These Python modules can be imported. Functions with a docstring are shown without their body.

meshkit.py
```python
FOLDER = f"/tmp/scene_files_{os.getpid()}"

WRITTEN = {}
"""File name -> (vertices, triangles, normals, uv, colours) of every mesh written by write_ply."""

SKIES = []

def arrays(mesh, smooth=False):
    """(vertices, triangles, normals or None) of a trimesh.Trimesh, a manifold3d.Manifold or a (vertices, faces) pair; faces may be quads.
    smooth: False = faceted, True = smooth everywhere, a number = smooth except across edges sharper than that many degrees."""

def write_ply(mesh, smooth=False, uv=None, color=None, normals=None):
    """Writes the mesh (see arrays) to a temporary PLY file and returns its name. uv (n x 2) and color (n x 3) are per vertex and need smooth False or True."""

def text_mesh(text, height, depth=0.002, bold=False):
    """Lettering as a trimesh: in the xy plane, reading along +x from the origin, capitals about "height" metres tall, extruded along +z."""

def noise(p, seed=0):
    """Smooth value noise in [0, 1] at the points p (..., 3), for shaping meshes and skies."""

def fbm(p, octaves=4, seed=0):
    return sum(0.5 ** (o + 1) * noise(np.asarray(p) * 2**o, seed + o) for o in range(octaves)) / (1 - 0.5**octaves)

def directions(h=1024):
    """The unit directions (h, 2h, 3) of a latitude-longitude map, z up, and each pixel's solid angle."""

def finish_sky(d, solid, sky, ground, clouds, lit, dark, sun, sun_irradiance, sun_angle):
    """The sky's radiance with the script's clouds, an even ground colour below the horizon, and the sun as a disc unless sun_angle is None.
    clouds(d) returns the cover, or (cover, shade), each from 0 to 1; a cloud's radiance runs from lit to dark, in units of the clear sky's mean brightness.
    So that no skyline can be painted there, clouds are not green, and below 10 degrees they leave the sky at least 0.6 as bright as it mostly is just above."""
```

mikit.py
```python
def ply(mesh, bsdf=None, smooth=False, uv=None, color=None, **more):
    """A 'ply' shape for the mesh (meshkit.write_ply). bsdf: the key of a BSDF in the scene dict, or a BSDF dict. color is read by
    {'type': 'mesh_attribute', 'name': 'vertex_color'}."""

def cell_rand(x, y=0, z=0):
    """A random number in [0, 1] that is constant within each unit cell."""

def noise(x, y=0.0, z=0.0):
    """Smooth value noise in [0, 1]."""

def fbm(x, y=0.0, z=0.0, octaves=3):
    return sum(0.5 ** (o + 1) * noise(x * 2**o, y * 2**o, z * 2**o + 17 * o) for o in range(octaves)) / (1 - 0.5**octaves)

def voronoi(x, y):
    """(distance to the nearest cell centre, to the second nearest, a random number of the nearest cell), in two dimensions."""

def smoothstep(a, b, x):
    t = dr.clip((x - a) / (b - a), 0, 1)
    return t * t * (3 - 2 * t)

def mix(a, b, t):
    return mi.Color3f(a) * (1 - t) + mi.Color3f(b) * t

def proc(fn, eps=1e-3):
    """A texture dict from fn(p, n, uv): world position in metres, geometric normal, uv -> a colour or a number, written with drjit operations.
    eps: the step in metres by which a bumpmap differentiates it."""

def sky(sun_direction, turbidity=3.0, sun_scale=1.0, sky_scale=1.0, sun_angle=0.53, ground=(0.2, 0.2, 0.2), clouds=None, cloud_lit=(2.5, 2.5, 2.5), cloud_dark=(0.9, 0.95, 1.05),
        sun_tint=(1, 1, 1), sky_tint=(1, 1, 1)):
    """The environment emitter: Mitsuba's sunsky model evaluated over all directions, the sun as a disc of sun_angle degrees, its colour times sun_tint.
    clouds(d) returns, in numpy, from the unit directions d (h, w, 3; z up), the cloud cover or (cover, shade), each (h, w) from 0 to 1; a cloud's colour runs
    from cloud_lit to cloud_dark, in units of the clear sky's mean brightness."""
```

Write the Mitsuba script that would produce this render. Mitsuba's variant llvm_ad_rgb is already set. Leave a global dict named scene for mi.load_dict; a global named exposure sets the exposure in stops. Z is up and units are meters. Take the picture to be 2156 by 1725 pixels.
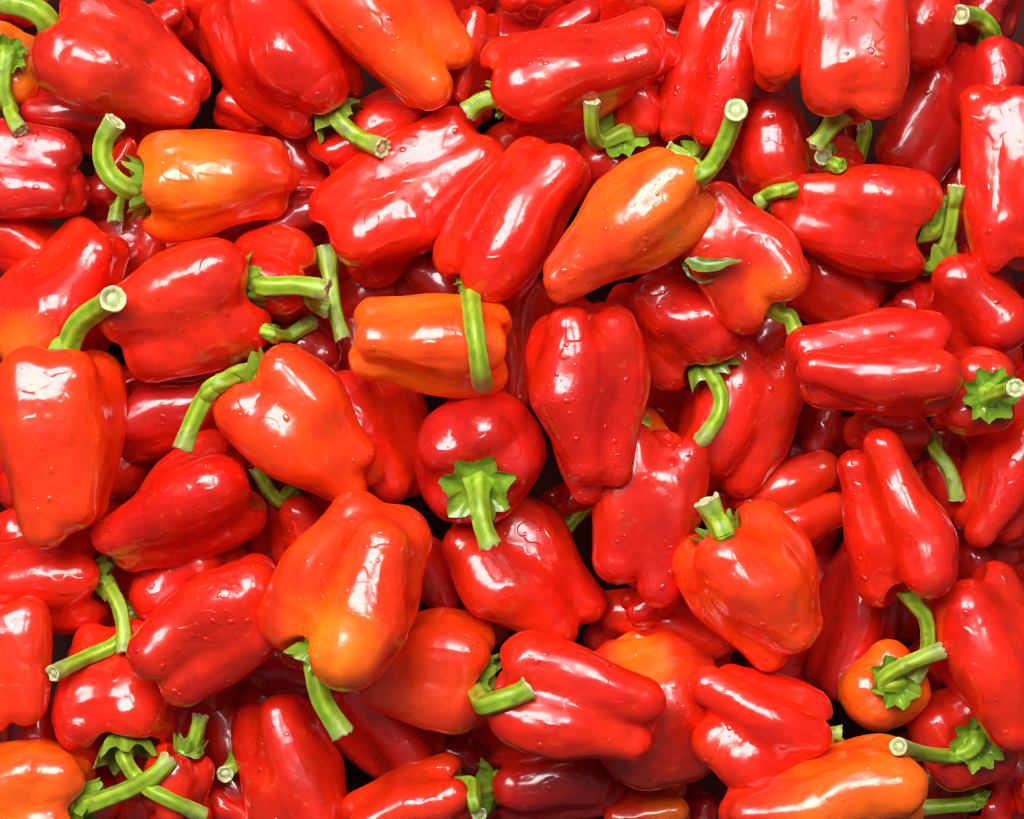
import math, random
import numpy as np, trimesh, mitsuba as mi, mikit, meshkit
from scipy.interpolate import PchipInterpolator
from scipy.ndimage import maximum_filter, map_coordinates

# ------------------------------------------------------------------ camera, light, exposure
T_ = mi.ScalarTransform4f
scene, labels = {}, {}
S, HC, ZREF = 0.0002, 0.98, 0.08          # metres per photo unit on the plane z = ZREF; camera height
FRAME_W = 2156 * S
exposure = 0.08
scene['camera'] = {
    'type': 'thinlens', 'to_world': T_().look_at(origin=[0, 0, HC], target=[0, 0, 0], up=[0, 1, 0]),
    'fov': math.degrees(2 * math.atan(FRAME_W / 2 / (HC - ZREF))), 'fov_axis': 'x',
    'aperture_radius': 0.0035, 'focus_distance': HC - 0.085, 'near_clip': 0.05, 'far_clip': 20.0}
scene['room_light'] = {'type': 'constant', 'radiance': {'type': 'rgb', 'value': [0.09, 0.085, 0.10]}}


def lamp(name, cx, cy, z, sx, sy, power, tint=(1, 1, 1), label=''):
    """A flat box lamp: a housing with a glowing diffuser underneath, facing down and a little towards the pile."""
    m = T_().look_at(origin=[cx, cy, z], target=[cx * 0.35, cy * 0.35, 0], up=[0, 1, 0.01])
    v = np.array([[-sx, -sy, 0], [sx, -sy, 0], [sx, sy, 0], [-sx, sy, 0]], float)
    d = mikit.ply(trimesh.Trimesh(v, [[0, 1, 2], [0, 2, 3]], process=False), 'lamp_white', to_world=m)
    d['emitter'] = {'type': 'area', 'radiance': {'type': 'rgb', 'value': [power * c for c in tint]}}
    scene[name + '__diffuser'] = d
    h = trimesh.creation.box((2 * sx + .03, 2 * sy + .03, .05))
    h.apply_translation((0, 0, -.028))
    scene[name + '__housing'] = mikit.ply(h, 'lamp_white', to_world=m)
    labels[name] = {'label': label, 'category': 'lamp'}


lamp('ceiling_lamp', -0.10, 1.20, 1.62, 0.80, 0.66, 1.7, (1, .92, 1.02), 'large pale ceiling lamp over the upper side of the pepper pile')
lamp('bright_lamp', -0.44, 0.72, 1.40, 0.52, 0.42, 11.5, (1, 1, 1), 'bright square lamp hanging above the left of the pile')
lamp('bright_lamp_001', 0.42, 0.60, 1.42, 0.15, 0.22, 14.0, (1, 1, 1), 'bright square lamp hanging above the right of the pile')

# ------------------------------------------------------------------ materials
scene['lamp_white'] = {'type': 'diffuse', 'reflectance': {'type': 'rgb', 'value': [.8, .8, .8]}}
VC = {'type': 'mesh_attribute', 'name': 'vertex_color'}


def skin_bump(p, n, uv):
    a = mikit.noise(p.x * 210, p.y * 210, p.z * 210) + 0.25 * mikit.noise(p.x * 620, p.y * 620, p.z * 620)
    film = mikit.smoothstep(.54, .62, mikit.fbm(p.x * 120, p.y * 120, p.z * 120, 2)) * mikit.smoothstep(.46, .57, mikit.noise(p.x * 38, p.y * 38, p.z * 38 + 9))
    return a * .12 + film * .17                         # faint unevenness of the skin, and the raised edges of a thin film of water


scene['pepper_skin'] = {'type': 'twosided', 'bsdf': {'type': 'bumpmap', 'arbitrary': mikit.proc(skin_bump, eps=2e-4), 'scale': 0.001, 'bsdf': {
    'type': 'principled', 'base_color': VC, 'roughness': 0.185, 'eta': 1.55, 'clearcoat': 1.0, 'clearcoat_gloss': 0.97}}}
scene['stem_green'] = {'type': 'twosided', 'bsdf': {'type': 'principled', 'base_color': VC, 'roughness': 0.38, 'specular': 0.5}}
scene['calyx_green'] = {'type': 'twosided', 'bsdf': {'type': 'principled', 'base_color': VC, 'roughness': 0.24, 'specular': 0.6}}
scene['wet_drop'] = {'type': 'principled', 'base_color': VC, 'roughness': 0.06, 'eta': 1.5, 'clearcoat': 1.0, 'clearcoat_gloss': 1.0}
scene['base_board'] = {'type': 'twosided', 'bsdf': {'type': 'principled', 'base_color': {'type': 'rgb', 'value': [.05, .012, .010]}, 'roughness': 0.95, 'specular': 0.1}}

# ------------------------------------------------------------------ helpers
def world(x, y, z):
    f = S * (HC - z) / (HC - ZREF)
    return np.array([(x - 1078) * f, (862.5 - y) * f, z])


def noise3(p, seed):
    p = np.asarray(p, float) + seed * 17.31
    i = np.floor(p).astype(np.int64)
    f = p - i
    f = f * f * (3 - 2 * f)
    out = 0
    for dx in (0, 1):
        for dy in (0, 1):
            for dz in (0, 1):
                h = ((i[:, 0] + dx) * 374761393 + (i[:, 1] + dy) * 668265263 + (i[:, 2] + dz) * 2147483647) & 0xFFFFFFFF
                h = ((h ^ (h >> 13)) * 1274126177) & 0xFFFFFFFF
                h = (h ^ (h >> 16)) & 0xFFFFFF
                w = (f[:, 0] if dx else 1 - f[:, 0]) * (f[:, 1] if dy else 1 - f[:, 1]) * (f[:, 2] if dz else 1 - f[:, 2])
                out = out + w * (h / 16777215.0)
    return out * 2 - 1


def surface_nets(f, lo, hi, h):
    ax = [np.arange(lo[k] - 2 * h, hi[k] + 2.5 * h, h) for k in range(3)]
    n = [len(a) for a in ax]
    g = np.stack(np.meshgrid(*ax, indexing='ij'), -1).reshape(-1, 3)
    v = f(g).reshape(n)
    s = v < 0
    cs = [s[a:n[0] - 1 + a, b:n[1] - 1 + b, c:n[2] - 1 + c] for a in (0, 1) for b in (0, 1) for c in (0, 1)]
    cnt = sum(c.astype(np.int8) for c in cs)
    act = (cnt > 0) & (cnt < 8)
    idx = -np.ones(act.shape, int)
    cells = np.argwhere(act)
    idx[act] = np.arange(len(cells))
    pos, num = np.zeros((len(cells), 3)), np.zeros(len(cells))
    corners = np.array([(a, b, c) for a in (0, 1) for b in (0, 1) for c in (0, 1)])
    val = np.stack([v[tuple((cells + c).T)] for c in corners], 1)
    for i in range(8):
        for j in range(i + 1, 8):
            if np.abs(corners[i] - corners[j]).sum() != 1:
                continue
            m = (val[:, i] < 0) != (val[:, j] < 0)
            t = val[m, i] / (val[m, i] - val[m, j])
            pos[m] += corners[i] + t[:, None] * (corners[j] - corners[i])
            num[m] += 1
    pts = np.array([a[0] for a in ax]) + (cells + pos / num[:, None]) * h
    faces = []
    for d in range(3):
        e1, e2 = [(1, 2), (2, 0), (0, 1)][d]
        sl0 = [slice(0, k) for k in n]
        sl1 = [slice(0, k) for k in n]
        sl0[d], sl1[d] = slice(0, n[d] - 1), slice(1, n[d])
        a, b = s[tuple(sl0)], s[tuple(sl1)]
        for q, flip in (((a & ~b), False), ((~a & b), True)):
            e = np.argwhere(q)
            o1, o2 = np.zeros(3, int), np.zeros(3, int)
            o1[e1], o2[e2] = 1, 1
            quad = np.stack([idx[tuple((e - o1 - o2).T)], idx[tuple((e - o2).T)], idx[tuple(e.T)], idx[tuple((e - o1).T)]], 1)
            faces.append(quad[:, ::-1] if flip else quad)
    q = np.vstack(faces)
    return pts, np.vstack([q[:, [0, 1, 2]], q[:, [0, 2, 3]]])


def vert_normals(v, f):
    n = np.zeros_like(v)
    fn = np.cross(v[f[:, 1]] - v[f[:, 0]], v[f[:, 2]] - v[f[:, 0]])
    for k in range(3):
        np.add.at(n, f[:, k], fn)
    return n / np.maximum(np.linalg.norm(n, axis=1, keepdims=True), 1e-15)


def catmull(pts, m=9):
    p = np.asarray(pts, float)
    p = np.vstack([2 * p[0] - p[1], p, 2 * p[-1] - p[-2]])
    out = []
    for i in range(1, len(p) - 2):
        for t in np.arange(m) / m:
            a, b, c, d = p[i - 1:i + 3]
            out.append(.5 * (2 * b + (c - a) * t + (2 * a - 5 * b + 4 * c - d) * t * t + (3 * b - a - 3 * c + d) * t ** 3))
    return np.vstack([out, p[-2]])


# ------------------------------------------------------------------ the pile: height map that lets each pepper settle on those below
GRID, GX0, GY0 = 0.0015, -0.36, -0.31
HM = np.full((480, 420), -1.0)


def hm_add(v):
    i = np.clip(((v[:, 0] - GX0) / GRID).astype(int), 0, HM.shape[0] - 1)
    j = np.clip(((v[:, 1] - GY0) / GRID).astype(int), 0, HM.shape[1] - 1)
    m = np.full(HM.shape, -1.0)
    np.maximum.at(m, (i, j), v[:, 2])
    np.maximum(HM, np.where(m < -.9, maximum_filter(m, 3), m), out=HM)


def hm_get(x, y):
    i = np.clip(((np.asarray(x) - GX0) / GRID).astype(int), 0, HM.shape[0] - 1)
    j = np.clip(((np.asarray(y) - GY0) / GRID).astype(int), 0, HM.shape[1] - 1)
    return HM[i, j]


COL = {  # (main colour, second colour, amount of the second)
    'red': ((.72, .0095, .0014), (.77, .0210, .0014), .42),
    'scarlet': ((.74, .0190, .0025), (.76, .0320, .0025), .45),
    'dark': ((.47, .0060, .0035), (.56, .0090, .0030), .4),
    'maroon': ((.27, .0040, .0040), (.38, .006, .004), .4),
    'orangered': ((.82, .028, .002), (.86, .055, .002), .35),
    'orange': ((.95, .130, .002), (.90, .070, .002), .35),
    'amber': ((.96, .19, .003), (.92, .11, .003), .4),
}
VOX = 0.0014
peppers = []
counter = {}


def key_for(name):
    k = counter.get(name, 0)
    counter[name] = k + 1
    return name if k == 0 else f'{name}_{k:03d}'


def pepper(col, lev, B, T, dz, w, label, stem=None, n=3, roll=0, sep=1.0, short=None, bend=0, lift=0, calyx=68, soft=1.0, cav=1.0, drops=1.0,
           second=None, stem_r=1.0, under=False, wob=1.0, z=None, tone=1.0, group=None, root=None):
    peppers.append(dict(locals(), count=n))


def build_field(P, L, rng):
    """Signed field of a lobed fruit in its own frame: x from the stem end (0) to the tip (L), y to its left, z up."""
    n, w = P['n'], [k * S for k in P['w']]
    W = PchipInterpolator([0, .36, .72, 1], [w[0], w[1], .42 * w[1] + .58 * w[2] if w[2] < w[1] else .5 * (w[1] + w[2]), w[2]])
    ts = np.linspace(0, 1, 48)
    W = W(ts) / 2
    ang0 = math.radians(90 + P['roll'])
    lobes = []
    tw = rng.uniform(-.5, .5)
    for i in range(n):
        a = ang0 + 2 * math.pi * (i + rng.uniform(-.16, .16)) / n + tw * (ts - .5) + rng.uniform(.08, .20) * np.sin(rng.uniform(4, 9) * ts + rng.uniform(0, 6.3))
        size = 1 + rng.uniform(-.10, .10)
        spread = P['sep']
        ro = (.54 + .12 * (spread - 1) * ts + .06 * np.sin(rng.uniform(3, 7) * ts + rng.uniform(0, 6.3)) + rng.uniform(-.07, .07)) * (1.0 if n > 2 else 1.05) * (1 + .06 * (n - 3))
        rs = size * (.57 - .07 * (n - 3) - .10 * ts * (spread - .6)) * (1 - .34 * np.exp(-(ts / .16) ** 2))
        sh = (P['short'][i] * S if P['short'] else rng.uniform(0, .15) * L * min(1, spread))
        lobes.append((a, ro, rs, sh))
    uL = np.max([ro * np.cos(a) + rs for a, ro, rs, _ in lobes], 0)
    uR = np.max([-ro * np.cos(a) + rs for a, ro, rs, _ in lobes], 0)
    sc = 2 * W / (uL + uR)
    off = -(uL - uR) / 2 * sc
    bend = (P['bend'] + (rng.uniform(-11, 11) if L > .03 else 0)) * S * 4 * ts * (1 - ts)
    X = ts * L
    tab = []
    for a, ro, rs, sh in lobes:
        r = rs * sc
        tab.append((ro * np.cos(a) * sc + off + bend, ro * np.sin(a) * sc, r, .80 * r[0], max(L - sh - .95 * r[-1], .4 * L)))
    core = (.54 if P['sep'] < 1.65 else .40) * W
    w0 = w[0]
    k0 = .100 * P['soft'] * w[1]
    rc = .30 * w0
    face = P['dz'] < -140                               # fruit standing on end show a shallow, rounded stem end
    depth = .09 * w0 * P['cav'] * (1 if n < 5 else .4)

    def field(p):
        x, y, z = p[:, 0], p[:, 1], p[:, 2]
        tt = np.clip(x / L, 0, 1)
        k = k0 * (1.05 - .82 * np.clip((tt - .40) / .60, 0, 1) ** 1.2) * (1 - .45 * np.clip(1 - tt / .22, 0, 1))
        acc = 0
        for cy, cz, r, xa, xb in tab:
            xc = np.clip(x, xa, xb)
            d = np.sqrt((x - xc) ** 2 + (y - np.interp(xc, X, cy)) ** 2 + (z - np.interp(xc, X, cz)) ** 2) - np.interp(xc, X, r)
            acc = acc + np.exp(np.clip(-d / k, -60, 60))
        xc = np.clip(x, (.20 if face else .30) * w0, max(L - .62 * w[2], .5 * L))
        d = np.sqrt((x - xc) ** 2 + (y - np.interp(xc, X, off + bend)) ** 2 + z ** 2) - np.interp(xc, X, core)
        acc = acc + .6 * np.exp(np.clip(-d / k, -60, 60))
        f = -k * np.log(np.maximum(acc, 1e-30))
        c = -(np.sqrt((x + (rc + .015 * w0 if face else rc * .75 - depth * .9)) ** 2 + (y - off[0]) ** 2 + z ** 2) - rc)
        kc = .05 * w0
        h = np.clip(.5 + .5 * (f - c) / kc, 0, 1)
        return c + (f - c) * h + kc * h * (1 - h)
    m = max(w) * 1.0 + abs(P['bend']) * S
    return field, (np.array([-.22 * max(w) - .002, -m, -m]), np.array([L + .15 * max(w) + .002, m, m])), off[0]


def grad(f, p, e=2e-4):
    g = np.stack([f(p + np.eye(3)[k] * e) - f(p - np.eye(3)[k] * e) for k in range(3)], 1)
    return g / (2 * e)


def make_body(i, P):
    rng = random.Random(1000 + i * 7 + P.get('seed', 0))
    zg = .03 + .02 * P['lev'] if P['z'] is None else P['z']
    b, t = world(*P['B'], zg), world(*P['T'], zg)
    t[2] += P['dz'] * S
    L = np.linalg.norm(t - b)
    a = (t - b) / L
    u = np.cross([0, 0, 1], a)
    u = u / np.linalg.norm(u) if np.linalg.norm(u) > 1e-6 else np.array([1.0, 0, 0])
    R = np.stack([a, u, np.cross(a, u)], 1)
    field, (lo, hi), off = build_field(P, L, rng)
    v, f = surface_nets(field, lo, hi, VOX)
    for _ in range(2):
        g = grad(field, v)
        v = v - g * np.clip(field(v) / np.maximum((g ** 2).sum(1), .25), -VOX, VOX)[:, None]
    nrm = vert_normals(v, f)
    q = P['wob']
    wr = v * np.array([38, 150, 150])
    amp = rng.uniform(.75, 1.3) * q
    d = .0015 * amp * noise3(v * 56, i) + .0020 * q * noise3(v * 24, i + 500) + .00036 * amp * noise3(wr, i + 50) + .00020 * amp * noise3(v * np.array([130, 260, 260]), i + 90)
    d = d - .0011 * q * np.maximum(0, noise3(v * np.array([45, 75, 75]), i + 300) - .34)   # dents
    d = d - .00030 * q * np.clip(1 - np.abs(noise3(v * np.array([28, 95, 95]), i + 400)) * 7, 0, 1) * (noise3(v * 50, i + 410) > 0)   # creases along the fruit
    v = v + nrm * d[:, None]
    wv = v @ R.T + b
    wn = vert_normals(wv, f)
    # settle on the pile
    rim = np.abs(wn[:, 2]) < .40
    H = hm_get(wv[rim, 0], wv[rim, 1])
    need = (H - wv[rim, 2])[H > -.5]
    if P['z'] is None:
        floor = .004 + .011 * P['lev'] - wv[:, 2].min() - .022
        dzz = max(np.percentile(need, 94) if len(need) > 25 else -9, floor) + P['lift'] * S
    else:
        dzz = 0
    z0 = b[2] + dzz
    k = (HC - z0) / (HC - zg)
    b2 = np.array([b[0] * k, b[1] * k, z0])
    wv = (wv - b) * k + b2
    P.update(v=wv, f=f, n=wn, b=b2, R=R, L=L, k=k, field=field, off=off, loc=v)
    hm_add(wv)


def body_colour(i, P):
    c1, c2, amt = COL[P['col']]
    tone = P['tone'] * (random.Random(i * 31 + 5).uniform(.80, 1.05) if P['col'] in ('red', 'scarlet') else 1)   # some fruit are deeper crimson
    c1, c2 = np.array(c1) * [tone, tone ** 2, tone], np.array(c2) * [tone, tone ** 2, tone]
    v = P['loc']
    x = v[:, 0] / P['L']
    m = .5 + .55 * noise3(v * np.array([34, 48, 48]), i + 7) + .25 * noise3(v * 120, i + 8)
    m = np.clip((m - .5) * 1.3 + amt, 0, 1)[:, None]
    c = c1 * (1 - m) + c2 * m
    if P['second']:                                     # a ripening patch: (colour, place along and across the fruit, reach, strength)
        name, xc, side, reach, st = P['second']
        dist = np.hypot((x - xc) * P['L'], v[:, 1] - side * P['w'][1] * S / 2) / (reach * P['L'])
        e = np.clip((1.15 - dist + .40 * noise3(v * 55, i + 20)) * 1.6, 0, 1)[:, None] * st
        c = c * (1 - e) + np.array(COL[name][0]) * e
    mot = 1 + (.12 if P['col'] in ('orange', 'amber') else .22) * noise3(v * 70, i + 60) + .12 * noise3(v * 190, i + 61)      # mottled ripeness
    c = c * np.stack([mot, mot ** 1.6, mot], 1)
    sc = np.clip((noise3(v * np.array([60, 130, 130]), i + 70) - .66) * 6, 0, 1) * np.clip((noise3(v * 420, i + 71) + .1) * 3, 0, 1)
    sc = (sc * .38)[:, None]                            # dry scuffs here and there
    c = c * (1 - sc) + np.array([.42, .10, .035]) * sc
    s = np.clip((noise3(v * 420, i + 31) - .74) * 5, 0, 1)[:, None] * .5       # faint pale specks of the skin
    return c * (1 - s) + s * np.array([.75, .12, .03]) * .9


def stem_mesh(path, r0, rm, r1, seed, lies=True):
    p = catmull(path)
    for _ in range(14):
        p[1:-1] = .5 * p[1:-1] + .25 * (p[2:] + p[:-2])
    if lies:                                             # where it crosses other fruit it lies on top of them
        k = int(.45 * len(p))
        for _ in range(3):
            p[k:, 2] = np.maximum(p[k:, 2], hm_get(p[k:, 0], p[k:, 1]) + rm * .95)
            p[1:-1] = .5 * p[1:-1] + .25 * (p[2:] + p[:-2])
    n = len(p)
    t = np.linspace(0, 1, n)
    rad = rm + (r0 - rm) * np.exp(-(t / .19) ** 1.3) + (r1 - rm) * np.clip((t - .80) / .20, 0, 1) ** 1.6
    sides = 20
    tan = np.gradient(p, axis=0)
    tan /= np.linalg.norm(tan, axis=1, keepdims=True)
    a = np.cross(tan[0], [0, 0, 1.0])
    a = a / np.linalg.norm(a) if np.linalg.norm(a) > 1e-3 else np.array([1.0, 0, 0])
    ang = np.arange(sides) * 2 * np.pi / sides
    rows = []
    for i in range(n):
        a = a - tan[i] * (a @ tan[i])
        a /= np.linalg.norm(a)
        b = np.cross(tan[i], a)
        rd = 1 - .8 * max(0, (t[i] - .7) / .3)
        rr = rad[i] * (1 + rd * .08 * np.cos(5 * ang + seed + .8 * t[i]) + rd * .04 * np.cos(9 * ang + 2 * seed))
        rows.append(p[i] + rr[:, None] * (np.cos(ang)[:, None] * a + np.sin(ang)[:, None] * b))
    v = np.vstack(rows)
    v = v + .00022 * np.stack([noise3(v * 330, seed + k) for k in range(3)], 1)
    q = []
    for i in range(n - 1):
        j = np.arange(sides)
        q.append(np.stack([i * sides + j, i * sides + (j + 1) % sides, (i + 1) * sides + (j + 1) % sides, (i + 1) * sides + j], 1))
    q = np.vstack(q)
    f = np.vstack([q[:, [0, 1, 2]], q[:, [0, 2, 3]]])
    tt = np.repeat(t, sides)
    nz = noise3(v * np.array([260, 260, 260]), seed + 5)[:, None] * .5 + .5
    stripe = (.5 + .5 * np.cos(5 * np.tile(ang, n) + seed + .8 * tt))[:, None]
    c = np.array([.19, .35, .010]) * (1 - stripe) + np.array([.38, .53, .035]) * stripe
    c = c * (.70 + .52 * nz)
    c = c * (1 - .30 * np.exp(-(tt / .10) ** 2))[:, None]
    e = np.clip((tt - .86) / .14, 0, 1)[:, None]
    c = c * (1 - e * .4) + np.array([.48, .56, .18]) * e * .4
    dk = np.clip((noise3(v * np.array([420, 420, 420]), seed + 11) - .42) * 4, 0, 1)[:, None] * .6
    c = c * (1 - dk) + np.array([.13, .13, .03]) * dk
    br = np.clip((tt - .90) / .1 + .8 * noise3(v * 500, seed + 19) - .25, 0, 1)[:, None] * .5      # the browned rim of the old cut
    c = c * (1 - br) + np.array([.24, .20, .08]) * br
    # the cut end: a pale, slightly hollow disc with a raised ring
    a2 = a
    b2 = np.cross(tan[-1], a2)
    prof = [(1.0, 0), (.99, .05), (.86, .13), (.70, .03), (.52, -.10), (.42, -.04), (.25, .04), (.0, .06)]
    rows, cc = [], []
    rng = random.Random(seed + 3)
    wob = [rng.uniform(-.22, .22) for _ in range(sides)]
    for k, (rr, h) in enumerate(prof):
        g = rad[-1] * rr * (1 + .016 * np.cos(5 * ang + seed + .8) + .008 * np.cos(9 * ang + 2 * seed))
        hh = (h + np.array(wob) * (rr if 0 < k < 5 else 0)) * rad[-1]
        rows.append(p[-1] + g[:, None] * (np.cos(ang)[:, None] * a2 + np.sin(ang)[:, None] * b2) + np.asarray(hh)[:, None] * tan[-1])
        base = [(.42, .48, .14), (.50, .52, .24), (.60, .62, .36), (.54, .58, .28), (.30, .38, .10), (.42, .48, .18), (.55, .57, .30), (.58, .60, .34)][k]
        cc.append(np.tile(base, (sides, 1)))
    cv = np.vstack(rows)
    q = []
    for i in range(len(prof) - 1):
        j = np.arange(sides)
        q.append(np.stack([i * sides + j, i * sides + (j + 1) % sides, (i + 1) * sides + (j + 1) % sides, (i + 1) * sides + j], 1))
    q = np.vstack(q)
    cf = np.vstack([q[:, [0, 1, 2]], q[:, [0, 2, 3]]])
    ccol = np.vstack(cc) * (.85 + .25 * (noise3(cv * 700, seed)[:, None] * .5 + .5))
    return (v, f, np.clip(c, 0, 1)), (cv, cf, ccol)


def calyx_mesh(P, rad, seed):
    """The green star that hugs the hollow of the stem end, its teeth a little curled up."""
    rng = random.Random(seed)
    teeth = 7 if P['count'] >= 5 else rng.choice([7, 8, 8, 9])
    K, M = teeth * 10, 9
    ang = np.arange(K) * 2 * np.pi / K
    env = np.zeros(K)
    th = [(2 * math.pi * (j + rng.uniform(-.18, .18)) / teeth, rng.uniform(.78, 1.08), rng.uniform(.75, 1.2)) for j in range(teeth)]
    for c, h, wd in th:
        d = np.abs((ang - c + np.pi) % (2 * np.pi) - np.pi) / (np.pi / teeth) / wd
        env = np.maximum(env, h * np.clip(1 - d, 0, 1) ** 1.25)
    star = P['count'] >= 5
    rmax = rad * ((.76 if star else .74) + (.32 if star else .27) * env + .03 * np.array([rng.uniform(-1, 1) for _ in range(K)]))
    rho = np.linspace(0.12, 1, M)
    rr = rho[:, None] * rmax[None]
    y, z = rr * np.cos(ang) + P['off'], rr * np.sin(ang)
    g = np.stack([np.full(rr.size, -.02), y.ravel(), z.ravel()], 1)
    x = np.full(len(g), -.006)
    for _ in range(40):
        g[:, 0] = x
        x = x + np.clip(P['field'](g), -.002, .004) * .7
    x = (np.minimum(x, np.percentile(x, 30)) - .0022).reshape(M, K)
    for _ in range(2):
        x = .5 * x + .25 * (np.roll(x, 1, 1) + np.roll(x, -1, 1))
    bump = .0011 * np.abs(np.cos(ang * teeth / 2 + seed))[None] * rho[:, None] + .0012 * noise3(np.stack([y.ravel() * 400, z.ravel() * 400, 0 * y.ravel()], 1), seed).reshape(M, K)
    curl = (.0012 + .0048 * np.array([.5 + .5 * noise3(np.array([[k * .21, seed, 0.0]]), 5)[0] for k in range(K)]))[None] * np.clip((rho[:, None] - .55) / .45, 0, 1) ** 2
    top = x - .0009 - bump - curl
    thick = .0009 * (1 - .7 * rho[:, None] ** 3)
    bot = top + thick
    vt, vb = np.stack([top, y, z], -1).reshape(-1, 3), np.stack([bot, y, z], -1).reshape(-1, 3)
    v = np.vstack([vt, vb])
    j = np.arange(K)
    q = []
    for i in range(M - 1):
        q.append(np.stack([i * K + j, (i + 1) * K + j, (i + 1) * K + (j + 1) % K, i * K + (j + 1) % K], 1))
    qt = np.vstack(q)
    o = M * K
    edge = np.stack([(M - 1) * K + j, o + (M - 1) * K + j, o + (M - 1) * K + (j + 1) % K, (M - 1) * K + (j + 1) % K], 1)
    inner = np.stack([j, (j + 1) % K, o + (j + 1) % K, o + j], 1)
    q = np.vstack([qt, qt[:, ::-1] + o, edge, inner])
    f = np.vstack([q[:, [0, 1, 2]], q[:, [0, 2, 3]]])[:, ::-1]
    m = (.5 + .5 * noise3(v * 260, seed + 4))[:, None]
    c = np.array([.095, .22, .008]) * (1 - m) + np.array([.28, .44, .02]) * m
    tip = np.tile(np.repeat(rho, K), 2)[:, None] ** 6 * .45
    c = c * (1 - tip) + np.array([.16, .22, .03]) * tip
    vein = np.tile(np.tile(np.maximum(env * 1.0, 0) ** 6, M), 2)[:, None] * .4
    c = c * (1 - vein) + np.array([.30, .46, .06]) * vein
    w = (v @ P['R'].T) * P['k'] + P['b']
    return w, f, c, (np.array([x[0].mean(), P['off'], 0]) @ P['R'].T) * P['k'] + P['b']


ICO1, ICO2 = trimesh.creation.icosphere(subdivisions=1), trimesh.creation.icosphere(subdivisions=2)


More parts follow.
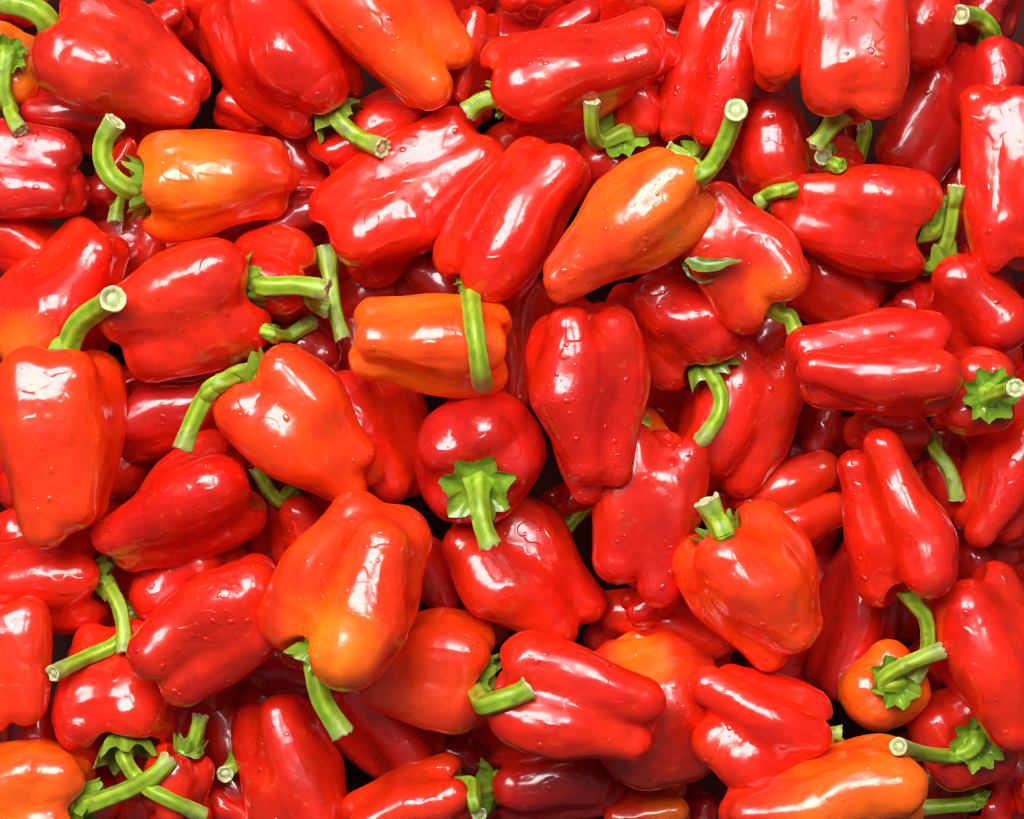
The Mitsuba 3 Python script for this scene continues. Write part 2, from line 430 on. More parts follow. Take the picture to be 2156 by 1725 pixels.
def drop_mesh(P, i):
    rng = np.random.default_rng(500 + i)
    v, n = P['v'], P['n']
    ok = np.flatnonzero((n[:, 2] > .25) & (v[:, 2] > hm_get(v[:, 0], v[:, 1]) - .0022) & (np.abs(v[:, 0]) < .225) & (np.abs(v[:, 1]) < .182))
    if len(ok) < 60:
        return None
    area = len(ok) * VOX ** 2 * .8
    num = int(area * 1e4 * 4.0 * P['drops'] * rng.uniform(.5, 1.5))
    ms = []
    clus = v[rng.choice(ok, 3)]
    for _ in range(num):
        j = rng.choice(ok)
        if rng.random() < .35:                           # some drops gather in groups
            near = ok[np.linalg.norm(v[ok] - clus[rng.integers(3)], axis=1) < .011]
            if len(near):
                j = rng.choice(near)
        r = min(.00022 * rng.pareto(2.3) + .00028, .0015)
        base = ICO2 if r > .0008 else ICO1
        a = np.cross(n[j], [1, 0, .1])
        a /= np.linalg.norm(a)
        b = np.cross(n[j], a)
        s = rng.uniform(.75, 1.4)
        th = rng.uniform(0, 6.28)
        a, b = a * math.cos(th) + b * math.sin(th), b * math.cos(th) - a * math.sin(th)
        q = base.vertices * [r * s, r / s ** .5, r * rng.uniform(.24, .42)]
        w = v[j] + q[:, :1] * a + q[:, 1:2] * b + (q[:, 2:3] - .00004) * n[j]
        ms.append((w, base.faces, j))
    if not ms:
        return None
    o, V, F, J = 0, [], [], []
    for w, f, j in ms:
        V.append(w)
        F.append(f + o)
        J.append(np.full(len(w), j))
        o += len(w)
    return np.vstack(V), np.vstack(F), np.concatenate(J)


# ------------------------------------------------------------------ the setting: the dark board under the heap
bd = trimesh.creation.box((1.0, .9, .02))
bd.apply_translation((0, 0, -.045))
scene['ground'] = mikit.ply(bd, 'base_board')
labels['ground'] = {'label': 'dark board under the heap of peppers', 'category': 'board', 'kind': 'structure'}

# ------------------------------------------------------------------ the peppers (photo units: 2156 across)
#PEPPERS_BEGIN
# --- deep layer, seen only through the gaps
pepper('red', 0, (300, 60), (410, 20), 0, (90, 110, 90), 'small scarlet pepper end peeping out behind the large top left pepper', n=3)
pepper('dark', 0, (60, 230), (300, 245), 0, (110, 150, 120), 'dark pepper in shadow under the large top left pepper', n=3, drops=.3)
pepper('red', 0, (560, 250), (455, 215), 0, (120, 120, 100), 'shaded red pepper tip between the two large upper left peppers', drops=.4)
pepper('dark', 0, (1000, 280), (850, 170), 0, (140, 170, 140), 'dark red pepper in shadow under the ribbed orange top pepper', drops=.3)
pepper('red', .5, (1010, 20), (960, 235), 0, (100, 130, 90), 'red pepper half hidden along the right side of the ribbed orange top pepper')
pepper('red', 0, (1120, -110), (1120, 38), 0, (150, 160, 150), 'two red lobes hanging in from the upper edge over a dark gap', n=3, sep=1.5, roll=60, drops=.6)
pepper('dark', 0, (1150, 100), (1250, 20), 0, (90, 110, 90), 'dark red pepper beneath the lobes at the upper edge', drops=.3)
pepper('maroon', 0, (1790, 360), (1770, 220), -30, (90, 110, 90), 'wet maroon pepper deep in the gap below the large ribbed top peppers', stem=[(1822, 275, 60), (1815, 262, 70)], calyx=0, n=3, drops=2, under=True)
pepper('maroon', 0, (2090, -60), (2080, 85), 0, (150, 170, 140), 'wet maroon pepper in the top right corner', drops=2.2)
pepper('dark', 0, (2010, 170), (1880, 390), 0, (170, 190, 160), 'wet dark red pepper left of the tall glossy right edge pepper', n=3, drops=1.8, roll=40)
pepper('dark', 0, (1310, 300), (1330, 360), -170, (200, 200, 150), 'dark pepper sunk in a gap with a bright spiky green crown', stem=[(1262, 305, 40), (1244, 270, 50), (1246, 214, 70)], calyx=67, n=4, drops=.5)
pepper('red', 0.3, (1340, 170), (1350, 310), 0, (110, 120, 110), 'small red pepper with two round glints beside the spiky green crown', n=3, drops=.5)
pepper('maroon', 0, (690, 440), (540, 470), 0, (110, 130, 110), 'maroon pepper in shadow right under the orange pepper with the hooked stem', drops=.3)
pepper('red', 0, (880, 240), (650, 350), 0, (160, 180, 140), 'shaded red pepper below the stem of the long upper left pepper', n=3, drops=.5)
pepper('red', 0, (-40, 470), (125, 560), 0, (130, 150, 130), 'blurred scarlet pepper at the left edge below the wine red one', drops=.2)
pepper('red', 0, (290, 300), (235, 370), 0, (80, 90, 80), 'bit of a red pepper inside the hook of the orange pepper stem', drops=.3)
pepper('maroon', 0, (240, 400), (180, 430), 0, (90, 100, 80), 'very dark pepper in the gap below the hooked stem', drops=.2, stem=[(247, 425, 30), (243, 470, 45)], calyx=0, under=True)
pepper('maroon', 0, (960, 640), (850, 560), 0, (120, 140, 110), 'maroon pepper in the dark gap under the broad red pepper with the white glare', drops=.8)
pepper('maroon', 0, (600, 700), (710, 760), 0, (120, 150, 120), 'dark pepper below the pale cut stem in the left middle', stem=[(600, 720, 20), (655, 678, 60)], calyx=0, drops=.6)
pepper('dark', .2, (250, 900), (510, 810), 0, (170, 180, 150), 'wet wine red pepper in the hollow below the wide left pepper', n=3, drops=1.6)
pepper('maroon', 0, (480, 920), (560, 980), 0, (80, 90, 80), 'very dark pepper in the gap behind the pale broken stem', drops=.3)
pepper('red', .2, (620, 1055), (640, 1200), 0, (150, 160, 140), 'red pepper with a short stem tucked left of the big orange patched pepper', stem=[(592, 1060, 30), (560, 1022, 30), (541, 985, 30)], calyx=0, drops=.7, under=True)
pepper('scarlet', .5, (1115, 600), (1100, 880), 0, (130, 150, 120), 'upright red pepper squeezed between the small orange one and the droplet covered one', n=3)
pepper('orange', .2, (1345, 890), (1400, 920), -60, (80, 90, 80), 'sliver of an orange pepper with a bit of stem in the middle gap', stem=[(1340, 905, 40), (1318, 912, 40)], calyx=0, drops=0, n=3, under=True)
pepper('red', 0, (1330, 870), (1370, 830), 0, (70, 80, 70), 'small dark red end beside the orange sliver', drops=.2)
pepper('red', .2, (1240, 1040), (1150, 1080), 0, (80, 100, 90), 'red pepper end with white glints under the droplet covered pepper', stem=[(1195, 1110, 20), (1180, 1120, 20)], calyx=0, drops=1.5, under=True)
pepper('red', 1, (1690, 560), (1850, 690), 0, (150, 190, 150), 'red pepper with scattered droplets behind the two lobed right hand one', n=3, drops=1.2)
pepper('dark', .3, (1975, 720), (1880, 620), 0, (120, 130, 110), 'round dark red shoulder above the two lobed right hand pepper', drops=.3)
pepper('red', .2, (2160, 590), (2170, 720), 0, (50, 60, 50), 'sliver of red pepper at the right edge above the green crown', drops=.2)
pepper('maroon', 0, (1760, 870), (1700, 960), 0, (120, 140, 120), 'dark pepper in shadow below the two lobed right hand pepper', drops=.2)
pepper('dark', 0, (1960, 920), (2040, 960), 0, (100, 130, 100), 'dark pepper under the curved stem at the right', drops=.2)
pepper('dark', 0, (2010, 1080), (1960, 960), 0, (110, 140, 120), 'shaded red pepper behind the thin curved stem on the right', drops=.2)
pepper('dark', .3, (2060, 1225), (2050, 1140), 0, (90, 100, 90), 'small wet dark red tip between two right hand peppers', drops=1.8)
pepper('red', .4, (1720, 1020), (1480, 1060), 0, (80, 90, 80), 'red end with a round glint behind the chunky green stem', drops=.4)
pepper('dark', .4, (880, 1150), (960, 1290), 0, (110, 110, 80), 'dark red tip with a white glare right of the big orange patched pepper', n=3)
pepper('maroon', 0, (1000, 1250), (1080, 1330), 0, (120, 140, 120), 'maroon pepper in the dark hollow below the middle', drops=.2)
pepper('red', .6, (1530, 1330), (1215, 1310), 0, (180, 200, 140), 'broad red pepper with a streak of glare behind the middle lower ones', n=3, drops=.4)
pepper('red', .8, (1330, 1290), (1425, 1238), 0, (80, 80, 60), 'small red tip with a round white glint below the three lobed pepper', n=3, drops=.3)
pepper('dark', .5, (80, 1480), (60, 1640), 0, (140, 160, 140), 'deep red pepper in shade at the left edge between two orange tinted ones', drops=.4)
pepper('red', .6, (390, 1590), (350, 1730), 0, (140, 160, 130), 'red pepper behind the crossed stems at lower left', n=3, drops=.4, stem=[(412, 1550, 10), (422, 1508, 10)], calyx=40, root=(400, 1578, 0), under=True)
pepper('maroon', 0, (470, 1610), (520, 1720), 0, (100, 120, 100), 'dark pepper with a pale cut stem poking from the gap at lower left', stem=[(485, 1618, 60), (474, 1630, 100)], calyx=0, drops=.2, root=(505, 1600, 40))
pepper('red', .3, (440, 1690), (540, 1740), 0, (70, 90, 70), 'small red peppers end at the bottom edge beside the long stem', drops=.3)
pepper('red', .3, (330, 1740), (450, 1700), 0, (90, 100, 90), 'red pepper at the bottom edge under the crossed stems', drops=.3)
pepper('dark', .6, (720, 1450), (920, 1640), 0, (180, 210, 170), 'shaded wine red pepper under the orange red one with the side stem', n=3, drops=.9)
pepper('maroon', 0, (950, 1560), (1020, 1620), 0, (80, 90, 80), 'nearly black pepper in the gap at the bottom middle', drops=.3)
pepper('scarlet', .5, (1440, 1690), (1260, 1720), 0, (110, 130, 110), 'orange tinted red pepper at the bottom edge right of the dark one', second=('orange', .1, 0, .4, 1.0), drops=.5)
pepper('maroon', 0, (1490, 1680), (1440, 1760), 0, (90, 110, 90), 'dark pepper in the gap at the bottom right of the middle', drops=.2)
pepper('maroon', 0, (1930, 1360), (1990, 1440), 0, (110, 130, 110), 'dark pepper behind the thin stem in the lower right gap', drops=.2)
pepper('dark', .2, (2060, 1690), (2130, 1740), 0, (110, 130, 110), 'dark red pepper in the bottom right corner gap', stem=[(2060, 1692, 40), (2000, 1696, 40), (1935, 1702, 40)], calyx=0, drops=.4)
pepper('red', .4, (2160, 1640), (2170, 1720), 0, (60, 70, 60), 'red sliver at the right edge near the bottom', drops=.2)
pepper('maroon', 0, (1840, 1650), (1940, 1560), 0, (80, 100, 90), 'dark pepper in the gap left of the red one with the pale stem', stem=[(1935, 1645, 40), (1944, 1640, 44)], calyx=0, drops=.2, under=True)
# --- middle layer
pepper('amber', 1, (8, 128), (-60, 150), -160, (190, 190, 120), 'amber orange pepper in the top left corner with a hanging stem', stem=[(5, 190, 30), (28, 240, 20), (43, 275, 20)], n=4, calyx=45, second=('orangered', .3, 0, .2, .7), drops=.8)
pepper('dark', 1.2, (-110, 350), (175, 365), 0, (200, 215, 190), 'wine red pepper with wrinkled white glare on the left edge', n=3, roll=30, drops=1.4, short=[20, 0, 8])
pepper('red', 1.5, (1910, 130), (1940, -60), 0, (150, 200, 180), 'bright red pepper right of the three ribbed peppers at the top', n=3, roll=20, drops=.6)
pepper('red', 1.0, (1655, 395), (1590, 190), 60, (170, 180, 130), 'red pepper with its crown turned down, behind the small orange one', stem=[(1622, 410, 30), (1600, 425, 30)], n=3, calyx=65, drops=.8)
pepper('red', .8, (1745, 330), (1800, 400), -60, (110, 120, 100), 'small red pepper with an upright pale cut stem', stem=[(1746, 372, 20), (1739, 348, 90), (1733, 330, 150)], calyx=0, drops=.5, n=3)
pepper('dark', 1.2, (2085, 95), (2090, 270), 0, (170, 190, 160), 'dark red pepper at upper right with a curled pale stem', stem=[(2085, 60, 40), (2058, 32, 60), (2022, 32, 80)], calyx=0, drops=.8, stem_r=1.15)
pepper('red', 1.6, (2000, 555), (2110, 745), 0, (190, 220, 190), 'red pepper at the right edge with a dark crown and an upright stem', stem=[(1998, 500, 40), (2005, 440, 60), (2014, 392, 80)], calyx=62, n=3, drops=.6)
pepper('red', 1, (640, 590), (470, 580), 0, (200, 200, 160), 'red pepper behind the one whose stem points right', stem=[(660, 640, 20), (690, 655, 20)], calyx=0, n=3, drops=.8)
pepper('red', 1.6, (20, 760), (235, 455), 0, (230, 235, 130), 'scarlet pepper at the left with broad white glare, leaning up to the right', n=3, roll=30, drops=1.2, second=('orange', 0, 0, .3, .8))
pepper('red', 1.2, (745, 800), (850, 1050), 0, (170, 220, 120), 'red pepper with a slanting glare behind the smooth orange red one', n=3, roll=20, drops=.8)
pepper('red', .9, (330, 1290), (480, 1140), 0, (190, 220, 200), 'red pepper with a long pale stem crossing to the lower left', stem=[(260, 1350, 60), (180, 1385, 60), (112, 1418, 70)], calyx=67, n=3, drops=.4)
pepper('red', 1.3, (205, 1225), (-70, 1240), 0, (200, 215, 180), 'red pepper at the left edge whose stem bends down over another stem', stem=[(232, 1240, 60), (258, 1290, 90), (262, 1372, 100)], n=3, calyx=65, drops=.8)
pepper('scarlet', 1.8, (0, 1270), (20, 1545), 0, (190, 205, 170), 'orange red pepper rounding in from the left edge', n=3, roll=50, drops=.4, second=('orangered', .8, 0, .5, .8))
pepper('red', 1.2, (262, 1562), (210, 1310), -130, (250, 255, 190), 'square shouldered red pepper with a shaggy crown at lower left', stem=[(262, 1600, 60), (290, 1640, 50), (350, 1680, 50), (425, 1716, 60)], n=4, roll=45, calyx=78, drops=.5)
pepper('scarlet', 1.6, (1340, 1370), (1430, 1650), 0, (210, 255, 190), 'orange red pepper under the long grooved red one', n=3, roll=60, drops=.3, second=('orange', 0.02, 0, 0.22, 0.9), soft=2.6, sep=0.8)
pepper('scarlet', 1.2, (1560, 1100), (1780, 1020), 0, (160, 180, 170), 'orange red pepper ending in two round glossy lobes that point right', n=2, roll=90, sep=1.7, drops=.5, short=[0, 0], second=('orangered', .9, 0, .4, .7), soft=.35)
pepper('scarlet', 1.0, (1945, 930), (1790, 880), 0, (110, 130, 110), 'red pepper under the two lobed one with a thin stem curving down', stem=[(1965, 945, 40), (2000, 990, 50), (2014, 1050, 50)], calyx=0, drops=.8)
pepper('dark', 1.0, (1850, 1150), (1755, 1500), 0, (140, 180, 150), 'long dark red pepper with a grooved side and a thin glare line', n=3, roll=20, drops=.5, soft=.8)
pepper('orange', 1.0, (1872, 1440), (1850, 1480), -170, (185, 190, 130), 'orange pepper standing on end with a wet crown and a stem pointing right', stem=[(1850, 1440, 40), (1890, 1405, 70), (1985, 1368, 90)], n=4, calyx=65, drops=.7)
pepper('red', 1.1, (2040, 1565), (2020, 1560), -190, (235, 245, 160), 'red pepper standing on end with a pale stem pointing left', stem=[(2030, 1590, 40), (1970, 1592, 60), (1892, 1572, 80)], n=4, calyx=65, drops=.7)
pepper('dark', 1.2, (1045, 1665), (1310, 1640), 0, (180, 180, 140), 'dark red pepper at the bottom with its crown at the left', stem=[(1006, 1668, 0), (978, 1664, -10)], n=3, calyx=69, drops=.6, stem_r=1.3, under=True)
pepper('scarlet', 1.9, (2076, 828), (2060, 815), -190, (165, 178, 140), 'red pepper at the right standing on end, green crown and pale stub showing', stem=[(2095, 828, 60), (2130, 819, 110), (2138, 817, 160)], n=4, calyx=65, drops=.5)
# --- upper layer
pepper('scarlet', 2.3, (1788, 246), (1800, -130), 0, (205, 222, 200), 'middle one of the three ribbed red peppers at the upper right edge, largest of them', n=3, roll=50, sep=1.2, drops=.9, second=('orangered', .1, 0, .3, .6), stem=[(1755, 258, -50), (1738, 282, -40), (1715, 308, -40)], calyx=0, under=True, stem_r=1.2, root=(1768, 238, -50))
pepper('scarlet', 2.2, (1665, -150), (1655, 192), 0, (170, 175, 150), 'leftmost of the three ribbed red peppers at the upper right edge', n=3, roll=10, drops=.8, second=('orangered', .9, 0, .4, .6))
pepper('red', 2, (1445, 305), (1540, -40), 0, (135, 190, 170), 'wrinkled red pepper standing upright left of the ribbed ones', n=3, roll=30, drops=1.2, stem=[(1418, 320, 0), (1405, 312, 0)], calyx=0, under=True)
pepper('scarlet', 1.8, (1420, -120), (1405, 42), 0, (190, 200, 150), 'smooth red orange pepper bottom cut by the upper edge', n=3, drops=.4)
pepper('red', 1.8, (1478, 765), (1330, 560), 0, (215, 240, 210), 'red pepper below the leaf with a green stem curving down', stem=[(1492, 780, 40), (1520, 830, 40), (1512, 880, 50), (1478, 925, 60)], n=3, roll=20, calyx=65, drops=1.4)
pepper('red', 1.6, (1600, 735), (1500, 1035), 0, (190, 235, 190), 'deep red pepper sprinkled with droplets under the curved green stem', n=3, roll=40, sep=1.3, drops=2.2, short=[30, 0, 14])
pepper('scarlet', 2.2, (1632, 645), (1435, 405), 0, (228, 228, 170), 'orange red pepper with a scar and big glare under the small leaf', stem=[(1662, 665, 0), (1675, 700, 0)], n=4, roll=45, calyx=0, drops=1.0, second=('orange', 0.1, 0, 0.22, 0.6), under=True, lift=30, wob=0.6)
pepper('red', 2, (1045, 190), (1420, 60), 0, (240, 215, 120), 'big red pepper at the top with dimpled glare and a stem stub at its left', stem=[(1015, 212, 0), (985, 235, -10)], n=3, roll=15, calyx=45, drops=1.5, bend=-10, under=True, stem_r=1.3)
pepper('red', 2, (712, 522), (1030, 285), 0, (250, 250, 180), 'broad dark red pepper with a drip shaped white glare at its lower left', n=3, roll=35, sep=1.2, drops=.7, stem=[(696, 585, -10), (704, 650, 0), (722, 712, 0)], root=(690, 530, -40), calyx=0, short=[0, 30, 10])
pepper('orange', 2, (1055, 735), (728, 705), 0, (215, 220, 165), 'smooth orange pepper lying under a long straight green stem', n=3, roll=0, sep=1.2, drops=.3, second=('orangered', .15, 0, .3, .5))
pepper('dark', 1.9, (1005, 1008), (1018, 890), -250, (250, 245, 200), 'round dark red pepper facing up with a star crown and a downward stem', stem=[(1008, 1060, 80), (1016, 1110, 90), (1032, 1148, 90)], n=5, calyx=82, drops=.4, stem_r=1.3, soft=1.5)
pepper('red', 1.7, (990, 1090), (1235, 1335), 0, (160, 260, 170), 'plain red pepper below the round one with the star crown', n=3, roll=20, sep=1.2, drops=.3, short=[24, 0, 10])
pepper('red', 2.0, (1400, 925), (1338, 1258), 0, (190, 235, 175), 'three lobed red pepper with long twin glares in the right middle', n=3, roll=60, sep=1.6, soft=0.75, drops=1.2, short=[40, 35, 0])
pepper('red', 1.8, (2160, 890), (2060, 1165), 0, (170, 190, 150), 'ribbed red pepper cut by the right edge above the middle of that side', n=3, roll=20, sep=1.4, drops=.6)
pepper('red', 2.0, (2035, 1225), (2190, 1560), 0, (205, 240, 190), 'red pepper at the right edge with a long curved glare', n=3, roll=30, drops=.5)
pepper('red', 1.8, (580, 1240), (302, 1445), 0, (160, 230, 200), 'red pepper dotted with droplets left of the big orange patched pepper', n=3, roll=30, sep=1.1, drops=1.8)
pepper('red', 1.8, (1060, 1430), (1390, 1530), 0, (215, 240, 175), 'long red pepper with deep grooves and a pink sheen at bottom middle', n=3, roll=45, sep=1.4, drops=.6, short=[14, 0, 22], soft=.5)
pepper('red', 1.8, (1712, 1578), (1442, 1462), 0, (225, 255, 190), 'stubby red pepper with knobby lobes at lower right', n=4, roll=30, sep=1.6, drops=.6, short=[0, 50, 12, 60], stem=[(1745, 1548, 0), (1770, 1545, 0)], calyx=0, soft=0.6, under=True)
pepper('orange', 2.0, (1928, 1662), (1487, 1718), 0, (235, 215, 95), 'large orange pepper at the bottom right with a red tinted tip', n=3, roll=20, sep=1.3, drops=.4, second=('scarlet', .95, 0, .35, 1.0), soft=1.2, bend=0)
pepper('red', 1.6, (645, 1790), (540, 1445), 0, (230, 215, 150), 'tall red pepper at the bottom with a wavy white glare', n=3, roll=25, drops=.7)
pepper('scarlet', 1.9, (975, 1655), (720, 1760), 0, (150, 170, 150), 'red orange pepper cut by the bottom edge in the middle', n=3, drops=.7, stem=[(1000, 1700, 30), (1010, 1716, 60)], calyx=0, stem_r=.9)
pepper('scarlet', 2.4, (130, 70), (425, 225), 0, (240, 260, 120), 'large plain red pepper in the top left corner with a thick pale stem', stem=[(95, 35, 60), (50, 12, 70), (0, 0, 70)], n=3, roll=25, calyx=50, drops=.3, stem_r=1.6)
pepper('red', 2.2, (1945, 485), (1630, 437), 0, (225, 225, 120), 'red pepper with two small round lobes at its left end', n=3, roll=40, sep=1.4, drops=.5, short=[40, 0, 30], stem=[(1985, 440, -20), (2000, 425, -20)], calyx=0, under=True)
pepper('red', 2.4, (2150, 560), (2085, 160), 0, (190, 215, 150), 'tall glossy red pepper cut by the right edge near the top', n=3, roll=35, sep=1.2, drops=.4)
pepper('red', 2.2, (2000, 760), (1665, 775), 0, (220, 225, 160), 'red pepper with deep grooves and finger like lobes pointing left', n=3, roll=0, sep=1.5, drops=.6, soft=.65, short=[10, 0, 30])
pepper('red', 2.2, (1925, 1250), (1812, 908), 0, (210, 220, 150), 'red pepper with two sharp white streaks and a stem pointing down', n=3, roll=20, sep=1.4, drops=1.0, soft=.75, stem=[(1950, 1300, 0), (1955, 1370, -20), (1925, 1430, -30)], calyx=0, under=True)
pepper('orangered', 2.0, (1525, 1125), (1680, 1395), -30, (230, 285, 160), 'orange red pepper with a chunky green stem broken off short', n=3, roll=10, sep=1.1, drops=.5, stem=[(1515, 1110, 50), (1488, 1055, 60)], calyx=62, stem_r=1.5)
pepper('red', 2.0, (510, 1005), (200, 1160), 0, (268, 235, 100), 'red pepper with a flat pinkish sheen under the tip of a bent stem', n=3, roll=15, drops=.8)
# --- top layer
pepper('red', 2.8, (690, 225), (470, -60), 0, (185, 260, 200), 'long red pepper hanging from the top with wet white glare', n=3, roll=20, sep=1.1, drops=1.2, stem=[(712, 255, 50), (750, 290, 50), (805, 312, 60)], calyx=65, stem_r=1.2)
pepper('orangered', 2.8, (715, -110), (965, 192), 0, (260, 250, 170), 'ribbed orange pepper with long white glares at the upper edge', n=3, roll=30, sep=1.35, drops=.6, short=[0, 30, 40], second=('orange', 0.8, 0.1, 0.28, 0.6))
pepper('orangered', 2.6, (308, 400), (640, 375), -40, (245, 215, 160), 'orange pepper with a hooked green stem on the upper left', stem=[(268, 400, 60), (222, 360, 70), (215, 300, 80), (243, 256, 100)], n=4, roll=20, sep=1.2, drops=.5, calyx=73, second=('orange', .2, 0, .45, 1.0), stem_r=1.3, soft=1.2)
pepper('red', 2.5, (525, 615), (218, 738), 0, (225, 265, 190), 'wide red pepper with a pink glare and a stem pointing right', stem=[(560, 605, 50), (620, 600, 60), (688, 612, 70)], n=3, roll=30, drops=.7, calyx=71, stem_r=1.3)
pepper('orangered', 2.6, (130, 755), (125, 1150), 0, (225, 255, 170), 'tall orange red pepper at the left with square glare and an upright stem', stem=[(145, 730, 0), (165, 680, 30), (222, 640, 80), (238, 630, 140)], n=4, roll=40, sep=1.2, drops=.2, calyx=0, stem_r=1.5, wob=0.8)
pepper('orangered', 2.6, (530, 795), (780, 1030), -30, (215, 245, 140), 'smooth orange red pepper whose stem droops to the left middle', stem=[(480, 800, 50), (440, 825, 50), (410, 880, 40), (385, 945, 40)], n=4, roll=40, drops=.3, calyx=65, stem_r=1.2, wob=0.8)
pepper('red', 2.6, (985, 595), (1200, 305), 0, (205, 225, 160), 'red pepper with a long straight green stem hanging down in the middle', stem=[(991, 612, -5), (999, 690, 40), (1016, 806, 60)], n=3, roll=20, drops=1.0, calyx=45, stem_r=1.2, root=(984, 570, -50))
pepper('orange', 2.9, (1450, 375), (1150, 615), 0, (190, 225, 62), 'pointed orange pepper in the upper middle with a stem rising to the right', stem=[(1465, 380, 40), (1510, 335, 70), (1546, 245, 120), (1550, 232, 165)], n=3, roll=20, drops=1.4, calyx=0, second=('orangered', .9, 0, .5, .8), stem_r=1.2, sep=0.7)
pepper('red', 2.7, (1225, 660), (1270, 1050), 0, (205, 250, 110), 'red pepper covered in droplets with two upright glares in the centre', n=3, roll=30, sep=1.3, drops=2.4, short=[50, 0, 30])
pepper('orangered', 2.3, (1015, 1432), (765, 1402), -40, (245, 245, 180), 'blocky orange red pepper with a side stem ending over the grooved one', stem=[(1000, 1465, 50), (1050, 1475, 60), (1096, 1460, 110), (1112, 1450, 220)], n=4, roll=40, sep=1.1, drops=.5, calyx=69, stem_r=1.3, wob=0.8)
pepper('orangered', 3.0, (655, 1380), (840, 1048), 0, (275, 312, 185), 'big red pepper with an orange patch and a stem pointing down, left of the middle', stem=[(665, 1420, 30), (680, 1480, 20), (722, 1545, 20)], n=3, roll=15, sep=1.1, drops=1.0, calyx=69, second=('amber', 0.12, -0.15, 0.3, 0.8), stem_r=1.35, soft=0.8, wob=0.7)
pepper('orangered', 2.4, (165, 1690), (-90, 1650), 0, (215, 220, 180), 'orange pepper in the bottom left corner with a straight stem', stem=[(200, 1690, 50), (280, 1660, 60), (330, 1630, 70), (355, 1600, 80)], n=4, roll=30, drops=.2, calyx=67, second=('orange', .5, 0, .7, .8), stem_r=1.2)
#PEPPERS_END

FILL = random.Random(77)
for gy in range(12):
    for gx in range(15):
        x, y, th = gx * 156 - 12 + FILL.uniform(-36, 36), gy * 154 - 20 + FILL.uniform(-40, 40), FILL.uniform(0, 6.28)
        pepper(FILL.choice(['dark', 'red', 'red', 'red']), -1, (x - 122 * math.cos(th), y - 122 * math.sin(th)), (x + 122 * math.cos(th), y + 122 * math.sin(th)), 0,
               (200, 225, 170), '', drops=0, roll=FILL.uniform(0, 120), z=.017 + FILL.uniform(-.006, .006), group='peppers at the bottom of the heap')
peppers.sort(key=lambda P: P['lev'])
for i, P in enumerate(peppers):
    make_body(i, P)
for i, P in enumerate(peppers):
    name = 'orange_pepper' if P['col'] in ('orange', 'amber') else 'red_pepper'
    if P['lev'] < 0:                                     # a pepper of the bottom layer is kept only where a gap shows it
        v = P['v']
        if ((v[:, 2] > hm_get(v[:, 0], v[:, 1]) - .0035) & (np.abs(v[:, 0]) < .222) & (np.abs(v[:, 1]) < .178)).sum() < 24:
            continue
        near = sorted((Q for Q in peppers if Q['lev'] >= 0 and 'told' not in Q), key=lambda Q: np.hypot(*(Q['v'].mean(0) - v.mean(0))[:2]))
        near[0]['told'] = True
        words = near[0]['label'].split()[:11]
        while words[-1].strip(',') in ('a', 'the', 'with', 'of', 'at', 'and', 'to', 'in', 'by', 'its', 'under', 'whose', 'two', 'green', 'white', 'left', 'upper', 'round', 'middle', 'lower', 'over', 'one', 'broad', 'right'):
            words = words[:-1]
        P['label'] = 'shaded pepper deep below the ' + ' '.join(words)
    key = key_for(name)
    P['key'] = key
    labels[key] = {'label': P['label'], 'category': 'pepper', 'group': P['group'] or 'peppers in the heap'}
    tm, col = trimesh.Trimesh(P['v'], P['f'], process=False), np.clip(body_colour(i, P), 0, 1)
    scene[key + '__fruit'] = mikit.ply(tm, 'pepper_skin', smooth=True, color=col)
    d = drop_mesh(P, i) if P['drops'] > 0 else None
    if d:
        scene[key + '__water_drops'] = mikit.ply(trimesh.Trimesh(d[0], d[1], process=False), 'wet_drop', smooth=True, color=col[d[2]] * .92)
        labels[key + '__water_drops'] = {'kind': 'stuff'}
    if P['stem']:
        rc = S * P['calyx']
        root = (np.array([.0, P['off'], 0]) @ P['R'].T) * P['k'] + P['b']
        if rc > 0:
            w, f, c, root = calyx_mesh(P, rc, i + 40)
            scene[key + '__calyx'] = mikit.ply(trimesh.Trimesh(w, f, process=False), 'calyx_green', smooth=True, color=c)
        ax = P['R'][:, 0]
        q = S * 15.5 * P['stem_r']
        path = [root + ax * .0015, root - ax * .0045]
        if P['root']:                                    # the stem comes out beside the axis
            path = [world(P['root'][0], P['root'][1], P['b'][2] + P['root'][2] * S)]
        for m_, (x, y, h) in enumerate(P['stem']):
            zz = P['b'][2] + h * S
            for _ in range(3):
                pt = world(x, y, zz)
                if not P['under'] and m_ > 0:
                    zz = max(P['b'][2] + h * S, hm_get(pt[0], pt[1]) + q * 1.05)
            path.append(world(x, y, zz))
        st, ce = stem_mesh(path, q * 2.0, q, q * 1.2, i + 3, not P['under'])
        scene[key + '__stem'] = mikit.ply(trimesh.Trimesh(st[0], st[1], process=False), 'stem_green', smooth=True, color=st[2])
        scene[key + '__stem__cut_end'] = mikit.ply(trimesh.Trimesh(ce[0], ce[1], process=False), 'stem_green', smooth=True, color=ce[2])


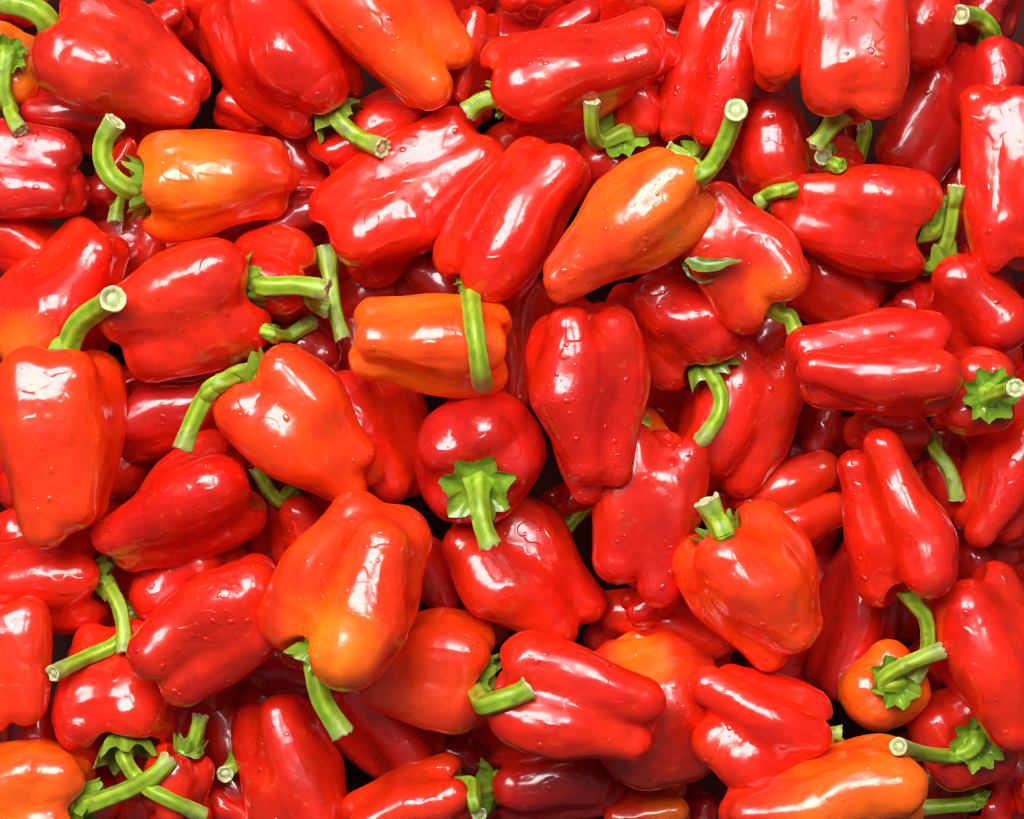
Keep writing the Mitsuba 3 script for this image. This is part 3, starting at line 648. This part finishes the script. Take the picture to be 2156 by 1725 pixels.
# ------------------------------------------------------------------ the small curled leaf lying on the scarred pepper
def ribbon(key, pts, widths, tilt, label):
    base = [world(x, y, .08) for x, y, _ in pts]
    path = []
    for (x, y, h) in pts:
        zz = .08
        for _ in range(4):
            pt = world(x, y, zz)
            zz = hm_get(pt[0], pt[1]) + .0012 + h * S
        path.append(world(x, y, zz))
    p = catmull(path, 6)
    for _ in range(4):
        p[1:-1] = .5 * p[1:-1] + .25 * (p[2:] + p[:-2])
    n = len(p)
    wd = np.interp(np.linspace(0, 1, n), np.linspace(0, 1, len(widths)), widths) * S
    tan = np.gradient(p, axis=0)
    tan /= np.linalg.norm(tan, axis=1, keepdims=True)
    side = np.cross([0, 0, 1.0], tan)
    side /= np.linalg.norm(side, axis=1, keepdims=True)
    up = np.cross(tan, side)
    ct, st = math.cos(tilt), math.sin(tilt)
    K = 7
    rows = []
    for sgn in (1, -1):
        for k in range(K):
            a = -1 + 2 * k / (K - 1)
            lift = .55 * abs(a) ** 1.5 * wd + sgn * (.00025 * (1 - .8 * abs(a)))
            o = a * wd + .0002 * np.sin(np.arange(n) * .9 + k)
            rows.append(p + (o * ct)[:, None] * side + (o * st + lift)[:, None] * up)
    v = np.stack(rows, 1).reshape(-1, 3)
    ring = list(range(K)) + [K + k for k in range(K - 1, -1, -1)]
    q = []
    for i in range(n - 1):
        for a, b in zip(ring, ring[1:] + ring[:1]):
            q.append((i * 2 * K + a, i * 2 * K + b, (i + 1) * 2 * K + b, (i + 1) * 2 * K + a))
    q = np.array(q)
    f = np.vstack([q[:, [0, 1, 2]], q[:, [0, 2, 3]]])
    m = (.5 + .5 * noise3(v * 420, 3))[:, None]
    c = np.array([.05, .10, .012]) * (1 - m) + np.array([.20, .30, .05]) * m
    return mikit.ply(trimesh.Trimesh(v, f, process=False), 'calyx_green', smooth=60, color=None) if False else mikit.ply(trimesh.Trimesh(v, f, process=False), 'calyx_green', smooth=True, color=c)


labels['leaf'] = {'label': 'small curled green leaf lying on the scarred orange red pepper', 'category': 'leaf'}
scene['leaf__blade'] = ribbon('leaf', [(1562, 548, 14), (1530, 552, 14), (1496, 560, 18), (1466, 556, 26), (1446, 545, 32)], [1, 9, 16, 17, 5], .5, '')
scene['leaf__stalk'] = ribbon('leaf', [(1448, 546, 24), (1440, 560, 14), (1452, 580, 8), (1475, 594, 6), (1502, 592, 8)], [5, 4, 3.5, 3, 2], .2, '')
